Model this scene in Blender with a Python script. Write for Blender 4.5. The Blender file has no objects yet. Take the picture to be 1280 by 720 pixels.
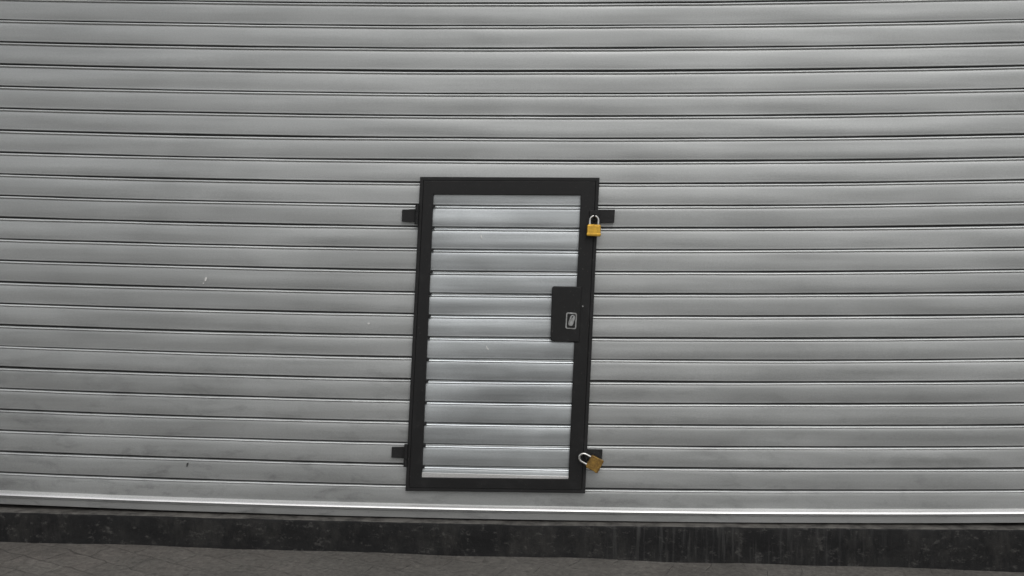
import bpy, bmesh, math, random
from mathutils import Vector, Matrix, Euler, noise
random.seed(4)
scene = bpy.context.scene
scene.view_settings.view_transform = 'Standard'
scene.view_settings.look = 'None'
scene.view_settings.exposure = 0

# ------------------------------------------------------------------ camera
cam_d = bpy.data.cameras.new("camera")
cam = bpy.data.objects.new("camera", cam_d)
scene.collection.objects.link(cam)
scene.camera = cam
F = 1200.0
cam_d.sensor_width = 36
cam_d.lens = 36*F/1280
cam_d.clip_end = 2000
YAW, PITCH, ROLL = 0.037, math.radians(4.0), 0.0068
R = Matrix.Rotation(YAW, 3, 'Z') @ Matrix.Rotation(math.pi/2-PITCH, 3, 'X') @ Matrix.Rotation(ROLL, 3, 'Z')
CP = Vector((0.15, -4.0, 1.40))
cam.matrix_world = Matrix.Translation(CP) @ R.to_4x4()

def W(u, v, y=0.0):
    """survey: measured photo point -> (x,z) on the facade plane at depth y"""
    d = R @ Vector(((u-640)/F, -(v-360)/F, -1.0))
    t = (y-CP.y)/d.y
    p = CP + d*t
    return p.x, p.z

# ------------------------------------------------------------------ helpers
def empty(name, loc=(0,0,0)):
    e = bpy.data.objects.new(name, None)
    e.location = loc
    e.empty_display_size = 0.1
    scene.collection.objects.link(e)
    return e

def mesh_obj(name, verts, faces, mat=None, parent=None, smooth=None, bevel=None, segs=2):
    me = bpy.data.meshes.new(name)
    me.from_pydata([tuple(v) for v in verts], [], faces)
    me.update()
    bm = bmesh.new(); bm.from_mesh(me)
    bmesh.ops.recalc_face_normals(bm, faces=bm.faces)
    bm.to_mesh(me); bm.free()
    o = bpy.data.objects.new(name, me)
    scene.collection.objects.link(o)
    if mat: me.materials.append(mat)
    if parent: o.parent = parent
    if bevel:
        m = o.modifiers.new("bevel", 'BEVEL'); m.width = bevel; m.segments = segs; m.limit_method = 'ANGLE'
    if smooth is not None:
        me.polygons.foreach_set("use_smooth", [True]*len(me.polygons))
        try: me.set_sharp_from_angle(angle=math.radians(smooth))
        except Exception: pass
    return o

def prism(name, poly, y0, y1, mat, parent=None, bevel=0.002, segs=2):
    """poly in (x,z); extruded from y0 (front) to y1 (back)"""
    n = len(poly)
    vs = [(x, y0, z) for x, z in poly] + [(x, y1, z) for x, z in poly]
    fs = [list(range(n)), list(range(2*n-1, n-1, -1))]
    for i in range(n):
        j = (i+1) % n
        fs.append([i, i+n, j+n, j])
    return mesh_obj(name, vs, fs, mat, parent, bevel=bevel, segs=segs)

def box(name, x0, x1, y0, y1, z0, z1, mat, parent=None, bevel=0.003):
    return prism(name, [(x0,z0),(x1,z0),(x1,z1),(x0,z1)], y0, y1, mat, parent, bevel)

def ringmesh(name, o, i, y0, y1, mat, parent, bevel):
    """welded rectangular frame between outer quad o and inner quad i"""
    vs = [(x,y0,z) for x,z in o]+[(x,y0,z) for x,z in i]+[(x,y1,z) for x,z in o]+[(x,y1,z) for x,z in i]
    fs=[]
    for a in range(4):
        b=(a+1)%4
        fs += [[a,b,4+b,4+a],[8+a,12+a,12+b,8+b],[a,8+a,8+b,b],[4+a,4+b,12+b,12+a]]
    return mesh_obj(name, vs, fs, mat, parent, bevel=bevel)

def tube(name, pts, r, mat, parent=None, sides=12, closed=False):
    pts = [Vector(p) for p in pts]; n = len(pts)
    vs = []; fs = []
    up0 = Vector((0,1,0))
    for i, p in enumerate(pts):
        a = pts[max(i-1,0)]; b = pts[min(i+1,n-1)]
        t = (b-a).normalized()
        u = up0 if abs(t.dot(up0)) < .9 else Vector((1,0,0))
        s = t.cross(u).normalized(); w = s.cross(t).normalized()
        for k in range(sides):
            an = 2*math.pi*k/sides
            vs.append(p + s*math.cos(an)*r + w*math.sin(an)*r)
    for i in range(n-1):
        for k in range(sides):
            k2 = (k+1) % sides
            fs.append([i*sides+k, i*sides+k2, (i+1)*sides+k2, (i+1)*sides+k])
    fs.append(list(range(sides))); fs.append(list(range((n-1)*sides, n*sides)))
    return mesh_obj(name, vs, fs, mat, parent, smooth=50)

# ---- material helper
class M:
    def __init__(s, name):
        s.m = bpy.data.materials.new(name); s.m.use_nodes = True
        s.t = s.m.node_tree; s.n = s.t.nodes; s.l = s.t.links
        s.b = s.n["Principled BSDF"]
    def node(s, ty, **kw):
        nd = s.n.new(ty)
        for k, v in kw.items():
            setattr(nd, k, v)
        return nd
    def link(s, a, b): s.l.new(a, b)
    def coords(s, scale=(1,1,1)):
        tc = s.node('ShaderNodeTexCoord'); mp = s.node('ShaderNodeMapping')
        mp.inputs['Scale'].default_value = scale
        s.link(tc.outputs['Object'], mp.inputs['Vector'])
        return mp.outputs['Vector']
    def noise(s, scale=5, detail=4, rough=.55, stretch=(1,1,1), dist=0):
        nz = s.node('ShaderNodeTexNoise')
        nz.inputs['Scale'].default_value = scale; nz.inputs['Detail'].default_value = detail
        nz.inputs['Roughness'].default_value = rough; nz.inputs['Distortion'].default_value = dist
        s.link(s.coords(stretch), nz.inputs['Vector'])
        return nz.outputs['Fac']
    def rng(s, v, a, b, c, d, clamp=True):
        r = s.node('ShaderNodeMapRange'); r.clamp = clamp
        s.link(v, r.inputs[0])
        for i, x in enumerate((a,b,c,d)): r.inputs[i+1].default_value = x
        return r.outputs[0]
    def math(s, op, a, b=None):
        r = s.node('ShaderNodeMath', operation=op)
        for i, x in enumerate((a,b)):
            if x is None: continue
            if isinstance(x, (int,float)): r.inputs[i].default_value = x
            else: s.link(x, r.inputs[i])
        return r.outputs[0]
    def mix(s, fac, a, b):
        r = s.node('ShaderNodeMix', data_type='RGBA')
        if isinstance(fac,(int,float)): r.inputs[0].default_value = fac
        else: s.link(fac, r.inputs[0])
        for i, x in ((6,a),(7,b)):
            if isinstance(x, tuple): r.inputs[i].default_value = (*x,1)
            else: s.link(x, r.inputs[i])
        return r.outputs[2]
    def scale(s, col, f):
        r = s.node('ShaderNodeVectorMath', operation='SCALE')
        if isinstance(col, tuple): r.inputs[0].default_value = col
        else: s.link(col, r.inputs[0])
        s.link(f, r.inputs['Scale'])
        return r.outputs[0]
    def bump(s, h, strength=.2, dist=.002):
        b = s.node('ShaderNodeBump'); b.inputs['Strength'].default_value = strength
        b.inputs['Distance'].default_value = dist
        s.link(h, b.inputs['Height']); s.link(b.outputs[0], s.b.inputs['Normal'])
    def set(s, **kw):
        for k, v in kw.items():
            k = k.replace('_',' ')
            if isinstance(v,(int,float)): s.b.inputs[k].default_value = v
            elif isinstance(v,tuple): s.b.inputs[k].default_value = (*v,1)
            else: s.link(v, s.b.inputs[k])

def galvanised(name, base, metal=.48, rough=.45, grime_and_falloff=True, contrast=1.0, slat=True, knuckle=1.7):
    m = M(name)
    st = m.noise(1, 4, .6, (1.2, 1, 26))           # long horizontal rolling streaks
    f = m.rng(st, .3, .7, 1-.09*contrast, 1+.09*contrast)
    bl = m.noise(1.5, 3, .6, (1,1,1.5), .5)
    f = m.math('MULTIPLY', f, m.rng(bl, .35, .65, 1-.07*contrast, 1+.06*contrast))
    gr = m.noise(170, 1, .7, (1,1,1.5))
    f = m.math('MULTIPLY', f, m.rng(gr, .3, .7, .93, 1.07))
    if slat:
        at = m.node('ShaderNodeAttribute', attribute_name='slat_id')
        wn = m.node('ShaderNodeTexWhiteNoise', noise_dimensions='1D')
        m.link(at.outputs['Fac'], wn.inputs['W'])
        f = m.math('MULTIPLY', f, m.rng(wn.outputs['Value'], 0, 1, .945, 1.04))
    if grime_and_falloff:
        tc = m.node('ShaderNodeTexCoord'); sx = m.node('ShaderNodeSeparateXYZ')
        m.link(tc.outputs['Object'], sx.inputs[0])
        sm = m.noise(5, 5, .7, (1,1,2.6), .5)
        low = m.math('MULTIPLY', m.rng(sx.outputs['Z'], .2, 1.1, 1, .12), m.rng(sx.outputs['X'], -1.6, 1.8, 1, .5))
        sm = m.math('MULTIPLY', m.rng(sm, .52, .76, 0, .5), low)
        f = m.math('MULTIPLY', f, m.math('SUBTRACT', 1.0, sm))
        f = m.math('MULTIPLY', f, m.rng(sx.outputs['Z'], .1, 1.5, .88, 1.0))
        f = m.math('MULTIPLY', f, m.rng(sx.outputs['X'], -2.4, 0, .90, 1.0))  # light falloff towards the left, painted into the base colour
    if slat:
        tt = m.node('ShaderNodeAttribute', attribute_name='slat_t')
        e1 = m.rng(tt.outputs['Fac'], .945, .955, 1, .18)     # shade of the joint gap, painted into the colour
        e2 = m.rng(tt.outputs['Fac'], .095, .12, knuckle, 1)  # sky highlight painted on the knuckle
        e3 = m.rng(tt.outputs['Fac'], .015, .03, .2, 1)  # gap shade painted on just above the knuckle
        f = m.math('MULTIPLY', m.math('MULTIPLY', f, e3), m.math('MULTIPLY', e1, e2))
    m.set(Base_Color=m.scale(base, f), Metallic=metal)
    m.set(Roughness=m.rng(bl, .3, .7, rough-.05, rough+.07))
    return m.m

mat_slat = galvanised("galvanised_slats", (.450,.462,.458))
mat_door_slat = galvanised("galvanised_door_slats", (.49,.515,.525), metal=.65, rough=.36, grime_and_falloff=False, contrast=2.2)  # stronger streaks and blotches paint glare patches into the colour
mat_ledge = galvanised("lightened_steel", (.86,.86,.85), metal=.6, rough=.3, slat=False, grime_and_falloff=False)  # lighter base paints the sky highlight of the rail ledge
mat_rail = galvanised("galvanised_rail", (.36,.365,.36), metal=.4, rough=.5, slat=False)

def black_paint(name, base=.010, rough=.6):
    m = M(name)
    a = m.noise(18, 4, .65)
    c = m.mix(m.rng(a, .55, .75, 0, 1), (base,base,base*1.02), (base*1.9,base*1.9,base*1.9))
    ch = m.noise(120, 2, .7)
    c = m.mix(m.rng(ch, .68, .73, 0, .6), c, (.14,.135,.13))
    m.set(Base_Color=c, Roughness=m.rng(a, .3, .7, rough-.1, rough+.12), Specular_IOR_Level=.35)
    return m.m
mat_black = black_paint("black_enamel", .011, .55)
mat_black2 = black_paint("worn_black_steel", .014, .6)

m = M("brass"); a = m.noise(45, 4, .6)
m.set(Base_Color=m.mix(m.rng(a,.35,.7,0,1),(.74,.44,.055),(.46,.27,.05)), Metallic=.7, Roughness=m.rng(a,.3,.7,.28,.45))
mat_brass = m.m
m = M("dull_brass"); a = m.noise(55, 5, .65)
m.set(Base_Color=m.mix(m.rng(a,.35,.65,0,1),(.46,.28,.07),(.19,.11,.04)), Metallic=.7, Roughness=.42)
mat_brass2 = m.m
m = M("chromed_steel"); a = m.noise(60, 3, .6)
m.set(Base_Color=m.mix(m.rng(a,.4,.7,0,1),(.80,.80,.78),(.5,.48,.45)), Metallic=.85, Roughness=.25)
mat_chrome = m.m
m = M("lock_metal"); a = m.noise(80, 3, .6)
m.set(Base_Color=m.mix(m.rng(a,.4,.7,0,1),(.50,.51,.51),(.26,.26,.25)), Metallic=.6, Roughness=.4)
mat_lock = m.m
m = M("dark_keyhole"); m.set(Base_Color=m.mix(m.noise(90),(.01,.01,.01),(.03,.03,.03)), Roughness=.7); mat_dark = m.m
m = M("white_paint_fleck"); m.set(Base_Color=m.mix(m.noise(90),(.8,.8,.78),(.65,.65,.63)), Roughness=.7); mat_fleck = m.m
m = M("tar_fleck"); m.set(Base_Color=m.mix(m.noise(90),(.02,.02,.02),(.05,.05,.05)), Roughness=.6); mat_tar = m.m

# threshold: black painted concrete, scuffed, runs of whitish dirt
m = M("black_painted_concrete")
a = m.noise(7, 6, .7)
c = m.mix(m.rng(a, .45, .75, 0, 1), (.005,.005,.0055), (.019,.0187,.018))
ch = m.noise(26, 5, .75, (1,1,1.6))
c = m.mix(m.rng(ch, .56, .68, 0, .6), c, (.085,.082,.077))
dr = m.noise(1, 3, .7, (42, 1, 3))
tc = m.node('ShaderNodeTexCoord'); sx = m.node('ShaderNodeSeparateXYZ'); m.link(tc.outputs['Object'], sx.inputs[0])
mk = m.math('MULTIPLY', m.rng(sx.outputs['X'], .25,.5,0,1), m.rng(sx.outputs['X'], 1.0,1.8,1,.15))
c = m.mix(m.math('MULTIPLY', m.rng(dr, .5, .74, 0, .7), mk), c, (.065,.065,.063))
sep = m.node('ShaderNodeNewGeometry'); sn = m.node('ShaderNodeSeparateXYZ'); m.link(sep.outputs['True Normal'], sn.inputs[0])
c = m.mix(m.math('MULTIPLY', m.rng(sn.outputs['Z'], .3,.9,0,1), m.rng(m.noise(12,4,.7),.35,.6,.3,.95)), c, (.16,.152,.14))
# dust splashed up along the foot
fo = m.math('MULTIPLY', m.rng(sn.outputs['Z'], .1,.3,1,0), m.rng(m.noise(9,5,.75,(1,1,.4)),.5,.7,0,.3))
c = m.mix(fo, c, (.07,.066,.06))
m.set(Base_Color=c, Roughness=.65, Specular_IOR_Level=.3)
m.bump(m.noise(35, 5, .7), .6, .005)
mat_plinth = m.m

# sidewalk
m = M("sidewalk_concrete")
tc = m.node('ShaderNodeTexCoord'); mp = m.node('ShaderNodeMapping'); mp.inputs['Rotation'].default_value=(0,0,math.radians(24))
m.link(tc.outputs['Object'], mp.inputs['Vector'])
ds = m.node('ShaderNodeTexNoise'); ds.inputs['Scale'].default_value = 5; m.link(mp.outputs[0], ds.inputs['Vector'])
vm = m.node('ShaderNodeVectorMath', operation='MULTIPLY_ADD'); m.link(ds.outputs['Color'], vm.inputs[0])
vm.inputs[1].default_value=(.10,.10,.0); m.link(mp.outputs[0], vm.inputs[2])
br = m.node('ShaderNodeTexBrick'); m.link(vm.outputs[0], br.inputs['Vector'])
br.inputs['Scale'].default_value=1; br.inputs['Brick Width'].default_value=.24; br.inputs['Row Height'].default_value=.12
br.inputs['Mortar Size'].default_value=.005; br.inputs['Mortar Smooth'].default_value=.7
br.inputs['Color1'].default_value=(.165,.15,.134,1); br.inputs['Color2'].default_value=(.19,.174,.156,1); br.inputs['Mortar'].default_value=(.105,.095,.085,1)
g = m.noise(45, 6, .75); g2 = m.noise(2.6, 4, .65)
f = m.math('MULTIPLY', m.rng(g,.28,.72,.55,1.4), m.rng(g2,.3,.7,.75,1.15))
c = m.scale(br.outputs['Color'], f)
sx = m.node('ShaderNodeSeparateXYZ'); m.link(tc.outputs['Object'], sx.inputs[0])
msk = m.math('ADD', m.rng(m.noise(3.1,4,.6),.40,.60,.05,.7), m.rng(sx.outputs['X'],-1.6,-.6,0,.6))
c = m.mix(msk, c, m.scale((.158,.149,.134), f))
m.set(Base_Color=c, Roughness=.85)
h = m.math('ADD', m.math('MULTIPLY', br.outputs['Fac'], -.4), m.math('MULTIPLY', g, 1.1))
m.bump(h, .9, .009)
mat_walk = m.m
def simple(name, c1, c2, sc, rough=.85, b=.3):
    m = M(name); a = m.noise(sc, 6, .65)
    m.set(Base_Color=m.mix(m.rng(a,.3,.7,0,1), c1, c2), Roughness=rough); m.bump(m.noise(sc*5,5,.7), b, .004)
    return m.m
mat_road = simple("asphalt", (.04,.04,.042),(.065,.064,.062), 9)
mat_kerb = simple("kerb_concrete", (.22,.21,.20),(.32,.31,.29), 7)
mat_wall = simple("rendered_wall", (.30,.29,.27),(.38,.37,.34), 3)
mat_ground = simple("ground_earth", (.09,.085,.07),(.14,.13,.11), .6)

# ------------------------------------------------------------------ shutter
XW = 3.1
def sag(x):
    x = max(-2.6, min(2.6, x-0.02))
    return -0.026*(1-(x/2.13)**2)
x_a, z_a = W(640, 33); x_b, z_b = W(640, 609)
z_a -= sag(x_a); z_b -= sag(x_b)
P = (z_a-z_b)/21.0
# profile: (mm below the joint, mm of depth; - is towards the street)
PROF = [(0,7),(1.4,6),(1.8,-4),(3.0,-7.6),(4.8,-10.0),(6.6,-10.8),(8.0,-10.0),(9.2,-7.5),(9.8,-3.8),(11.0,-3.2),(12.6,-4.4),(15,-5.2),(24,-6.1),
        (38,-6.9),(52,-7.2),(66,-6.8),(78,-6.0),(83,-5.5),(85,-5.8),(86.6,-5.2),(86.9,6),(91.5,7)]
def slats(name, k0, k1, xfun, yoff, mat, parent, nx=150, dz=0.0, seed=0, wob=1.0):
    verts=[]; faces=[]; ids=[]; ts=[]
    for k in range(k0, k1):
        zt = z_a - k*P + dz
        rz = random.uniform(-.0014,.0014)*wob; tilt = random.uniform(-.0015,.0015)
        base = len(verts)
        for i in range(nx+1):
            s = i/nx
            for (d, y) in PROF:
                t = d/91.5
                z = zt - t*P
                xl, xr = xfun(z)
                x = xl + (xr-xl)*s
                n1 = noise.noise(Vector((x*1.1, k*7.3+seed, 0)))
                n2 = noise.noise(Vector((x*3.2, k*3.1+seed, 5)))
                n3 = noise.noise(Vector((x*7.0, k*5.7+seed, 9)))
                zz = z + sag(x) + rz + (n1*.0018+n2*.0008+n3*.0004)*wob
                yy = yoff + y/1000*1.0 + (t-.5)*tilt*2 + n1*.0012*wob + noise.noise(Vector((x*2, t*2, k*5.0+seed)))*.0020
                verts.append((x, yy, zz)); ids.append(k+seed*.37); ts.append(t)
        m_ = len(PROF)
        for i in range(nx):
            for j in range(m_-1):
                a = base+i*m_+j
                faces.append([a, a+1, a+m_+1, a+m_])
    o = mesh_obj(name, verts, faces, mat, parent, smooth=38)
    me = o.data
    at = me.attributes.new("slat_id", 'FLOAT', 'POINT'); at.data.foreach_set("value", ids)
    at = me.attributes.new("slat_t", 'FLOAT', 'POINT'); at.data.foreach_set("value", ts)
    return o

shutter = empty("roller_shutter")
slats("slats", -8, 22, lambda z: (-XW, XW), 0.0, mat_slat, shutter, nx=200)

def strip(name, prof, mat, parent, zf, x0=-XW, x1=XW, nx=120, wob=.0012):
    vs=[]; fs=[]; n=len(prof)
    for i in range(nx+1):
        x = x0+(x1-x0)*i/nx
        for (d,y) in prof:
            w_ = noise.noise(Vector((x*1.7, 0, 3)))*wob
            vs.append((x, y/1000+w_*.8, zf(x)-d/1000+w_))
    for i in range(nx):
        for j in range(n-1):
            a=i*n+j; fs.append([a,a+1,a+n+1,a+n])
    return mesh_obj(name, vs, fs, mat, parent, smooth=35)
zr = z_a-22*P
zrf = lambda x: zr+sag(x)+.012
strip("rail_ledge", [(-3,6),(-2,-6),(1,-13),(4,-19),(8,-24),(12,-27),(14,-27.5)], mat_ledge, shutter, zrf)
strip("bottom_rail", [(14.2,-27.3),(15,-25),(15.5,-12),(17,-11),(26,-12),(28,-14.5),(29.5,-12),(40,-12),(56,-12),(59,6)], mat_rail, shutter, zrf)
for s in (-1,1):
    x = s*XW
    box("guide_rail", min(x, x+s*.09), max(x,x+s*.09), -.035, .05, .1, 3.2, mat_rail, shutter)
    lip0, lip1 = sorted((x-s*.045, x-s*.001))
    box("guide_lip", lip0, lip1, -.032, -.024, .16, 3.18, mat_rail, shutter, .002)

def fleck(u, v, w_, h_, ang, mat, y, parent, name):
    x, z = W(u, v); n = 9; pts=[]
    for i in range(n):
        a = 2*math.pi*i/n; r = random.uniform(.6,1.1)
        px = math.cos(a)*w_*r; pz = math.sin(a)*h_*r
        pts.append((x+px*math.cos(ang)-pz*math.sin(ang), z+px*math.sin(ang)+pz*math.cos(ang)))
    prism(name, pts, y-.0012, y+.004, mat, parent, bevel=None)
fleck(258,349,.005,.012,-.4,mat_fleck,-.0085,shutter,"paint_fleck")
fleck(461,404,.006,.004,0,mat_fleck,-.0085,shutter,"paint_fleck")
fleck(235,580,.003,.011,-.25,mat_tar,-.0085,shutter,"tar_fleck")
fleck(255,354,.003,.004,0,mat_fleck,-.0085,shutter,"paint_fleck")

# ------------------------------------------------------------------ wicket door
door = empty("wicket_door")
YF = -0.034           # front face of the frame
def Q(u, v, y=YF): return W(u, v, y)
OTL, OTR, OBR, OBL = Q(525,221), Q(749.5,222), Q(731.5,617), Q(506.5,614)
ITL, ITR, IBR, IBL = Q(541.5,243), Q(726,244), Q(710.5,599), Q(527,597)
def quadrect(TL,TR,BR,BL,d):
    def off(p, dx, dz): return (p[0]+dx, p[1]+dz)
    return off(TL,d,-d), off(TR,-d,-d), off(BR,-d,d), off(BL,d,d)
A = (OTL,OTR,OBR,OBL)
B = quadrect(*A, .0145)
C = quadrect(*A, .0155)
D = (ITL,ITR,IBR,IBL)
ringmesh("outer_frame", A, B, YF+.003, .01, mat_black2, door, .0015)
ringmesh("leaf_frame", C, D, YF, .005, mat_black, door, .002)
def dx(z):
    def xe(a,b):
        t=(z-b[1])/(a[1]-b[1]); return b[0]+(a[0]-b[0])*t
    return xe(ITL,IBL)-.008, xe(ITR,IBR)+.008
slats("leaf_slats", 7, 22, dx, -.010, mat_door_slat, door, nx=60, dz=-.003, seed=11, wob=.8)
o = bpy.data.objects["leaf_slats"]
bm = bmesh.new(); bm.from_mesh(o.data)
for (p, nrm) in ((Vector((0,0,ITL[1]+.012)), Vector((0,0,1))), (Vector((0,0,IBL[1]-.012)), Vector((0,0,-1)))):
    bmesh.ops.bisect_plane(bm, geom=bm.verts[:]+bm.edges[:]+bm.faces[:], plane_co=p, plane_no=nrm, clear_outer=True)
bm.to_mesh(o.data); bm.free()
za_ = IBL[1]+.020
prism("foot_strip", [(IBL[0]-.005,za_),(IBR[0]+.005,za_-.006),(IBR[0]+.005,IBR[1]-.01),(IBL[0]-.005,IBL[1]-.01)], -.0265, -.0225, mat_ledge, door, .0007)
# crimped slat ends showing as small dark clips along the hinge side of the leaf
for k in range(8, 21):
    zc = z_a - k*P - .003
    xl = dx(zc)[0]+.008
    zc += sag(xl)
    h_ = random.uniform(.004,.007)
    prism("slat_clip", [(xl-.004,zc-h_-.003),(xl+random.uniform(.006,.010),zc-h_),(xl+.008,zc+h_*.6),(xl-.004,zc+h_)], -.030, -.014, mat_black2, door, .001)

# lock box
LB = [Q(692,358),Q(727,358.5),Q(724,427.5),Q(690.5,426.5),Q(688,424),Q(690,360)]
prism("lock_box", LB, YF-.006, .0, mat_black, door, .003)
tl = -.045
yb = YF-.006
def rounded(u,v,w_,h_,r,ang,y,n=4):
    x,z = Q(u,v,y); c,s = math.cos(ang), math.sin(ang); pts=[]
    for cx,cz,a0 in ((w_-r,h_-r,0),(-w_+r,h_-r,90),(-w_+r,-h_+r,180),(w_-r,-h_+r,270)):
        for i in range(n+1):
            a=math.radians(a0+90*i/n); px=cx+r*math.cos(a); pz=cz+r*math.sin(a)
            pts.append((x+px*c-pz*s, z+px*s+pz*c))
    return pts
prism("lock_escutcheon", rounded(714,401,.0225,.034,.007,tl,yb), yb-.003, yb+.001, mat_lock, door, .0008)
prism("lock_recess", rounded(714,401,.0175,.029,.005,tl,yb), yb-.0036, yb-.002, mat_black2, door, .0003)
prism("lock_cylinder", rounded(714.5,400.5,.0105,.0235,.0104,tl-.25,yb), yb-.009, yb-.003, mat_lock, door, .0015)
prism("keyhole", rounded(715.5,396,.0020,.0075,.0019,tl-.5,yb), yb-.0094, yb-.008, mat_dark, door, None)
prism("rivet", rounded(728.5,383,.003,.003,.0029,tl,yb), yb-.002, yb+.009, mat_lock, door, .0005)

# lugs and hinges
def lug(name, poly, y0=-.022, y1=-.012): prism(name, poly, y0, y1, mat_black2, door, .0015)
lug("lug", [Q(502,262),Q(522,261),Q(521,278),Q(501.5,277)])
lug("lug", [Q(747,262),Q(769,262),Q(768,278.5),Q(746,279)])
lug("lug", [Q(489,560),Q(508,559.5),Q(507,574),Q(488.5,573)])
lug("lug", [Q(733,562.5),Q(753.5,563),Q(752.5,577),Q(733,577)])
for (u,v0,v1) in ((521.5,256,281),(507.5,555,583)):
    x0,z0 = Q(u+.6,v0); x1,z1 = Q(u-.6,v1)
    n = 3
    for i in range(n):
        a = Vector((x0,YF-.004,z0)).lerp(Vector((x1,YF-.004,z1)), i/n+.01)
        b = Vector((x0,YF-.004,z0)).lerp(Vector((x1,YF-.004,z1)), (i+1)/n-.01)
        tube("hinge_knuckle", [a,b], .0085, mat_black2, door, 14)
prism("hasp", [Q(737,263),Q(749,263),Q(748.5,276),Q(737,276)], YF-.008, YF+.002, mat_black, door, .002)
x,z = Q(743,270)
tube("staple", [(x,YF-.006,z-.008),(x,YF-.018,z-.008),(x,YF-.026,z-.002),(x,YF-.026,z+.003),(x,YF-.018,z+.008),(x,YF-.006,z+.008)], .0035, mat_black2, door, 10)
x2,z2 = Q(732,572)
tube("staple", [(x2-.003,YF-.002,z2-.010),(x2,YF-.016,z2-.010),(x2+.002,YF-.024,z2-.003),(x2+.002,YF-.024,z2+.003),(x2,YF-.016,z2+.010),(x2-.003,YF-.002,z2+.010)], .004, mat_black2, door, 10)
for (u,v,w_,h_,a) in ((602,296,.003,.009,.2),(609,434,.003,.008,.4),(611,436,.002,.004,-.6)):
    fleck(u,v,w_,h_,a,mat_fleck,-.0182,door,"paint_fleck")

# ------------------------------------------------------------------ padlocks
def padlock(loc, rot, bw, bh, bd, sh, sr, brass, legs=.012):
    e = empty("padlock", loc); e.rotation_euler = rot
    w = bw/2
    prism("body", [(-w,-bh),(w,-bh),(w,0),(-w,0)], -bd/2, bd/2, brass, e, .0028, 3)
    prism("base_rim", [(-w-.0012,-bh+.004),(w+.0012,-bh+.004),(w+.0012,-bh+.012),(-w-.0012,-bh+.012)], -bd/2-.0012, bd/2+.0012, brass, e, .0012)
    prism("top_cap", [(-w*.9,-.001),(w*.9,-.001),(w*.85,.003),(-w*.85,.003)], -bd*.36, bd*.36, brass, e, .001)
    for i in range(-1,2):
        prism("groove_rib", [(i*w*.55-.0022,-bh*.62),(i*w*.55+.0022,-bh*.62),(i*w*.55+.0022,-.006),(i*w*.55-.0022,-.006)], -bd/2-.0008, -bd/2+.001, brass, e, .0005)
    r = w*.62
    pts=[(-r,0,-.004),(-r,0,legs)]
    for i in range(13):
        a = math.pi - math.pi*i/12
        pts.append((r*math.cos(a),0,legs+sh*math.sin(a)))
    pts += [(r,0,legs),(r,0,-.004)]
    tube("shackle", pts, sr, mat_chrome, e, 12)
    return e
x,z = W(742.5,281.5,YF-.022)
padlock((x,YF-.021,z), (math.radians(-3),math.radians(2),math.radians(4)), .056, .045, .018, .018, .0042, mat_brass, legs=.020)
x,z = W(736.5,576,YF-.022)
padlock((x,YF-.022,z), (math.radians(-4),math.radians(-62),math.radians(4)), .058, .054, .019, .021, .0045, mat_brass2, legs=.024)

# ------------------------------------------------------------------ threshold, ground
YP = -.05
gl = W(0,676,YP); gr_ = W(1280,714,YP)
GS = (gr_[1]-gl[1])/(gr_[0]-gl[0]); G0 = gl[1]-GS*gl[0]
def gz(x): return G0 + GS*x
vs=[]; fs=[]; nx=260
tp = [W(0,639.5,YP),W(320,648,YP),W(640,655.5,YP),W(960,659,YP),W(1280,662,YP)]
def ztp(x):
    for i in range(4):
        if x <= tp[i+1][0] or i==3:
            a,b=tp[i],tp[i+1]; t=(x-a[0])/(b[0]-a[0]); 
            if x<a[0]: t=max(t,-1.2)
            return a[1]+(b[1]-a[1])*t
for i in range(nx+1):
    x = -3.25+6.5*i/nx
    n1 = noise.noise(Vector((x*6,0,1)))*.0022 + noise.noise(Vector((x*25,0,1)))*.0020
    n2 = noise.noise(Vector((x*5,9,1)))*.004
    zt = ztp(x)
    for (y,z) in ((.12,zt-.004),(.02,zt-.001),(YP+.008+n2,zt+n1*.4),(YP+.002+n2,zt-.003+n1),(YP+n2,zt-.010+n1),(YP-.003+n2*.6,(zt+gz(x))/2),(YP-.006+n2,gz(x)+.012),(YP-.014+n1*2,gz(x)-.03)):
        vs.append((x,y,z))
for i in range(nx):
    for j in range(7):
        a=i*8+j; fs.append([a,a+1,a+9,a+8])
mesh_obj("threshold_step", vs, fs, mat_plinth, None, smooth=50)

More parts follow.
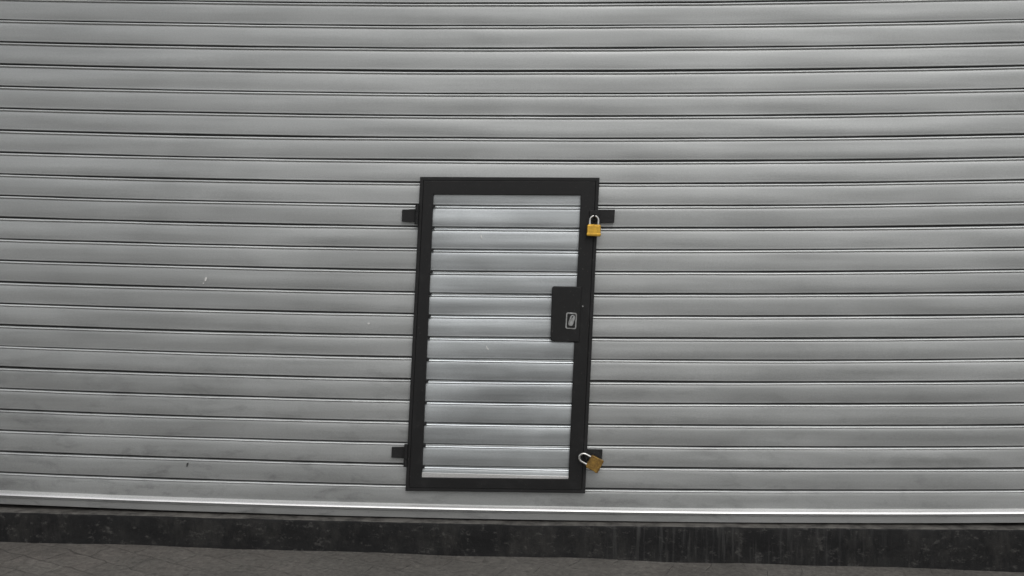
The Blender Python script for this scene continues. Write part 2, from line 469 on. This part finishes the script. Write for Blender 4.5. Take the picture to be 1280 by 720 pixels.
def sheet(name, x0,x1,y0,y1,dz,mat,nx=2,ny=2,amp=0):
    vs=[]; fs=[]
    for i in range(nx+1):
        for j in range(ny+1):
            x=x0+(x1-x0)*i/nx; y=y0+(y1-y0)*j/ny
            vs.append((x,y,gz(x)+dz+(noise.noise(Vector((x*2.2,y*2.2,0)))*amp+noise.noise(Vector((x*9,y*9,0)))*amp*.4 if amp else 0)))
    for i in range(nx):
        for j in range(ny):
            a=i*(ny+1)+j; fs.append([a,a+ny+1,a+ny+2,a+1])
    return mesh_obj(name, vs, fs, mat, None, smooth=60)
sheet("ground", -500,500,-500,500,-.16,mat_ground,8,8)
sheet("road", -120,120,-10.5,-2.9,-.13,mat_road,4,2)
sheet("sidewalk", -12,12,-2.75,0.1,0,mat_walk,300,50,.006)
vs=[];fs=[]
for x in (-12,12):
    vs += [(x,-2.9,gz(x)-.2),(x,-2.9,gz(x)+.004),(x,-2.752,gz(x)+.004),(x,-2.752,gz(x)-.2)]
fs=[[0,1,5,4],[1,2,6,5],[2,3,7,6],[0,3,2,1],[4,5,6,7]]
mesh_obj("kerb", vs, fs, mat_kerb, None, bevel=.012)

# ------------------------------------------------------------------ building around the shutter
bld = empty("shop_building")
box("pier", -6.5,-XW-.09,-.12,.4,-.4,3.2,mat_wall,bld,.01)
box("pier", XW+.09,6.5,-.12,.4,-.4,3.2,mat_wall,bld,.01)
box("lintel_wall", -6.5,6.5,-.10,.4,3.203,5.2,mat_wall,bld,.01)
box("interior_wall", -3.19,3.19,.14,.2,-.3,3.2,mat_wall,bld,.005)

# ------------------------------------------------------------------ light: overcast
w = bpy.data.worlds.new("World"); scene.world = w; w.use_nodes = True
nt = w.node_tree; bg = nt.nodes["Background"]
sky = nt.nodes.new('ShaderNodeTexSky'); sky.sky_type='NISHITA'; sky.sun_disc=False
EL, AZ = math.radians(45), math.radians(168)
sky.sun_elevation=EL; sky.sun_rotation=AZ
sky.dust_density=3; sky.air_density=1
hs = nt.nodes.new('ShaderNodeHueSaturation'); hs.inputs['Saturation'].default_value=.2
nt.links.new(sky.outputs[0], hs.inputs['Color']); nt.links.new(hs.outputs[0], bg.inputs['Color'])
bg.inputs['Strength'].default_value=.10
sd = bpy.data.lights.new("sun",'SUN'); sd.energy=.55; sd.angle=math.radians(45); sd.color=(1,.985,.96)
so = bpy.data.objects.new("sun", sd); scene.collection.objects.link(so)
dirv = Vector((math.sin(AZ)*math.cos(EL), math.cos(AZ)*math.cos(EL), math.sin(EL)))
so.rotation_euler = dirv.to_track_quat('Z','Y').to_euler()
so.location = dirv*10
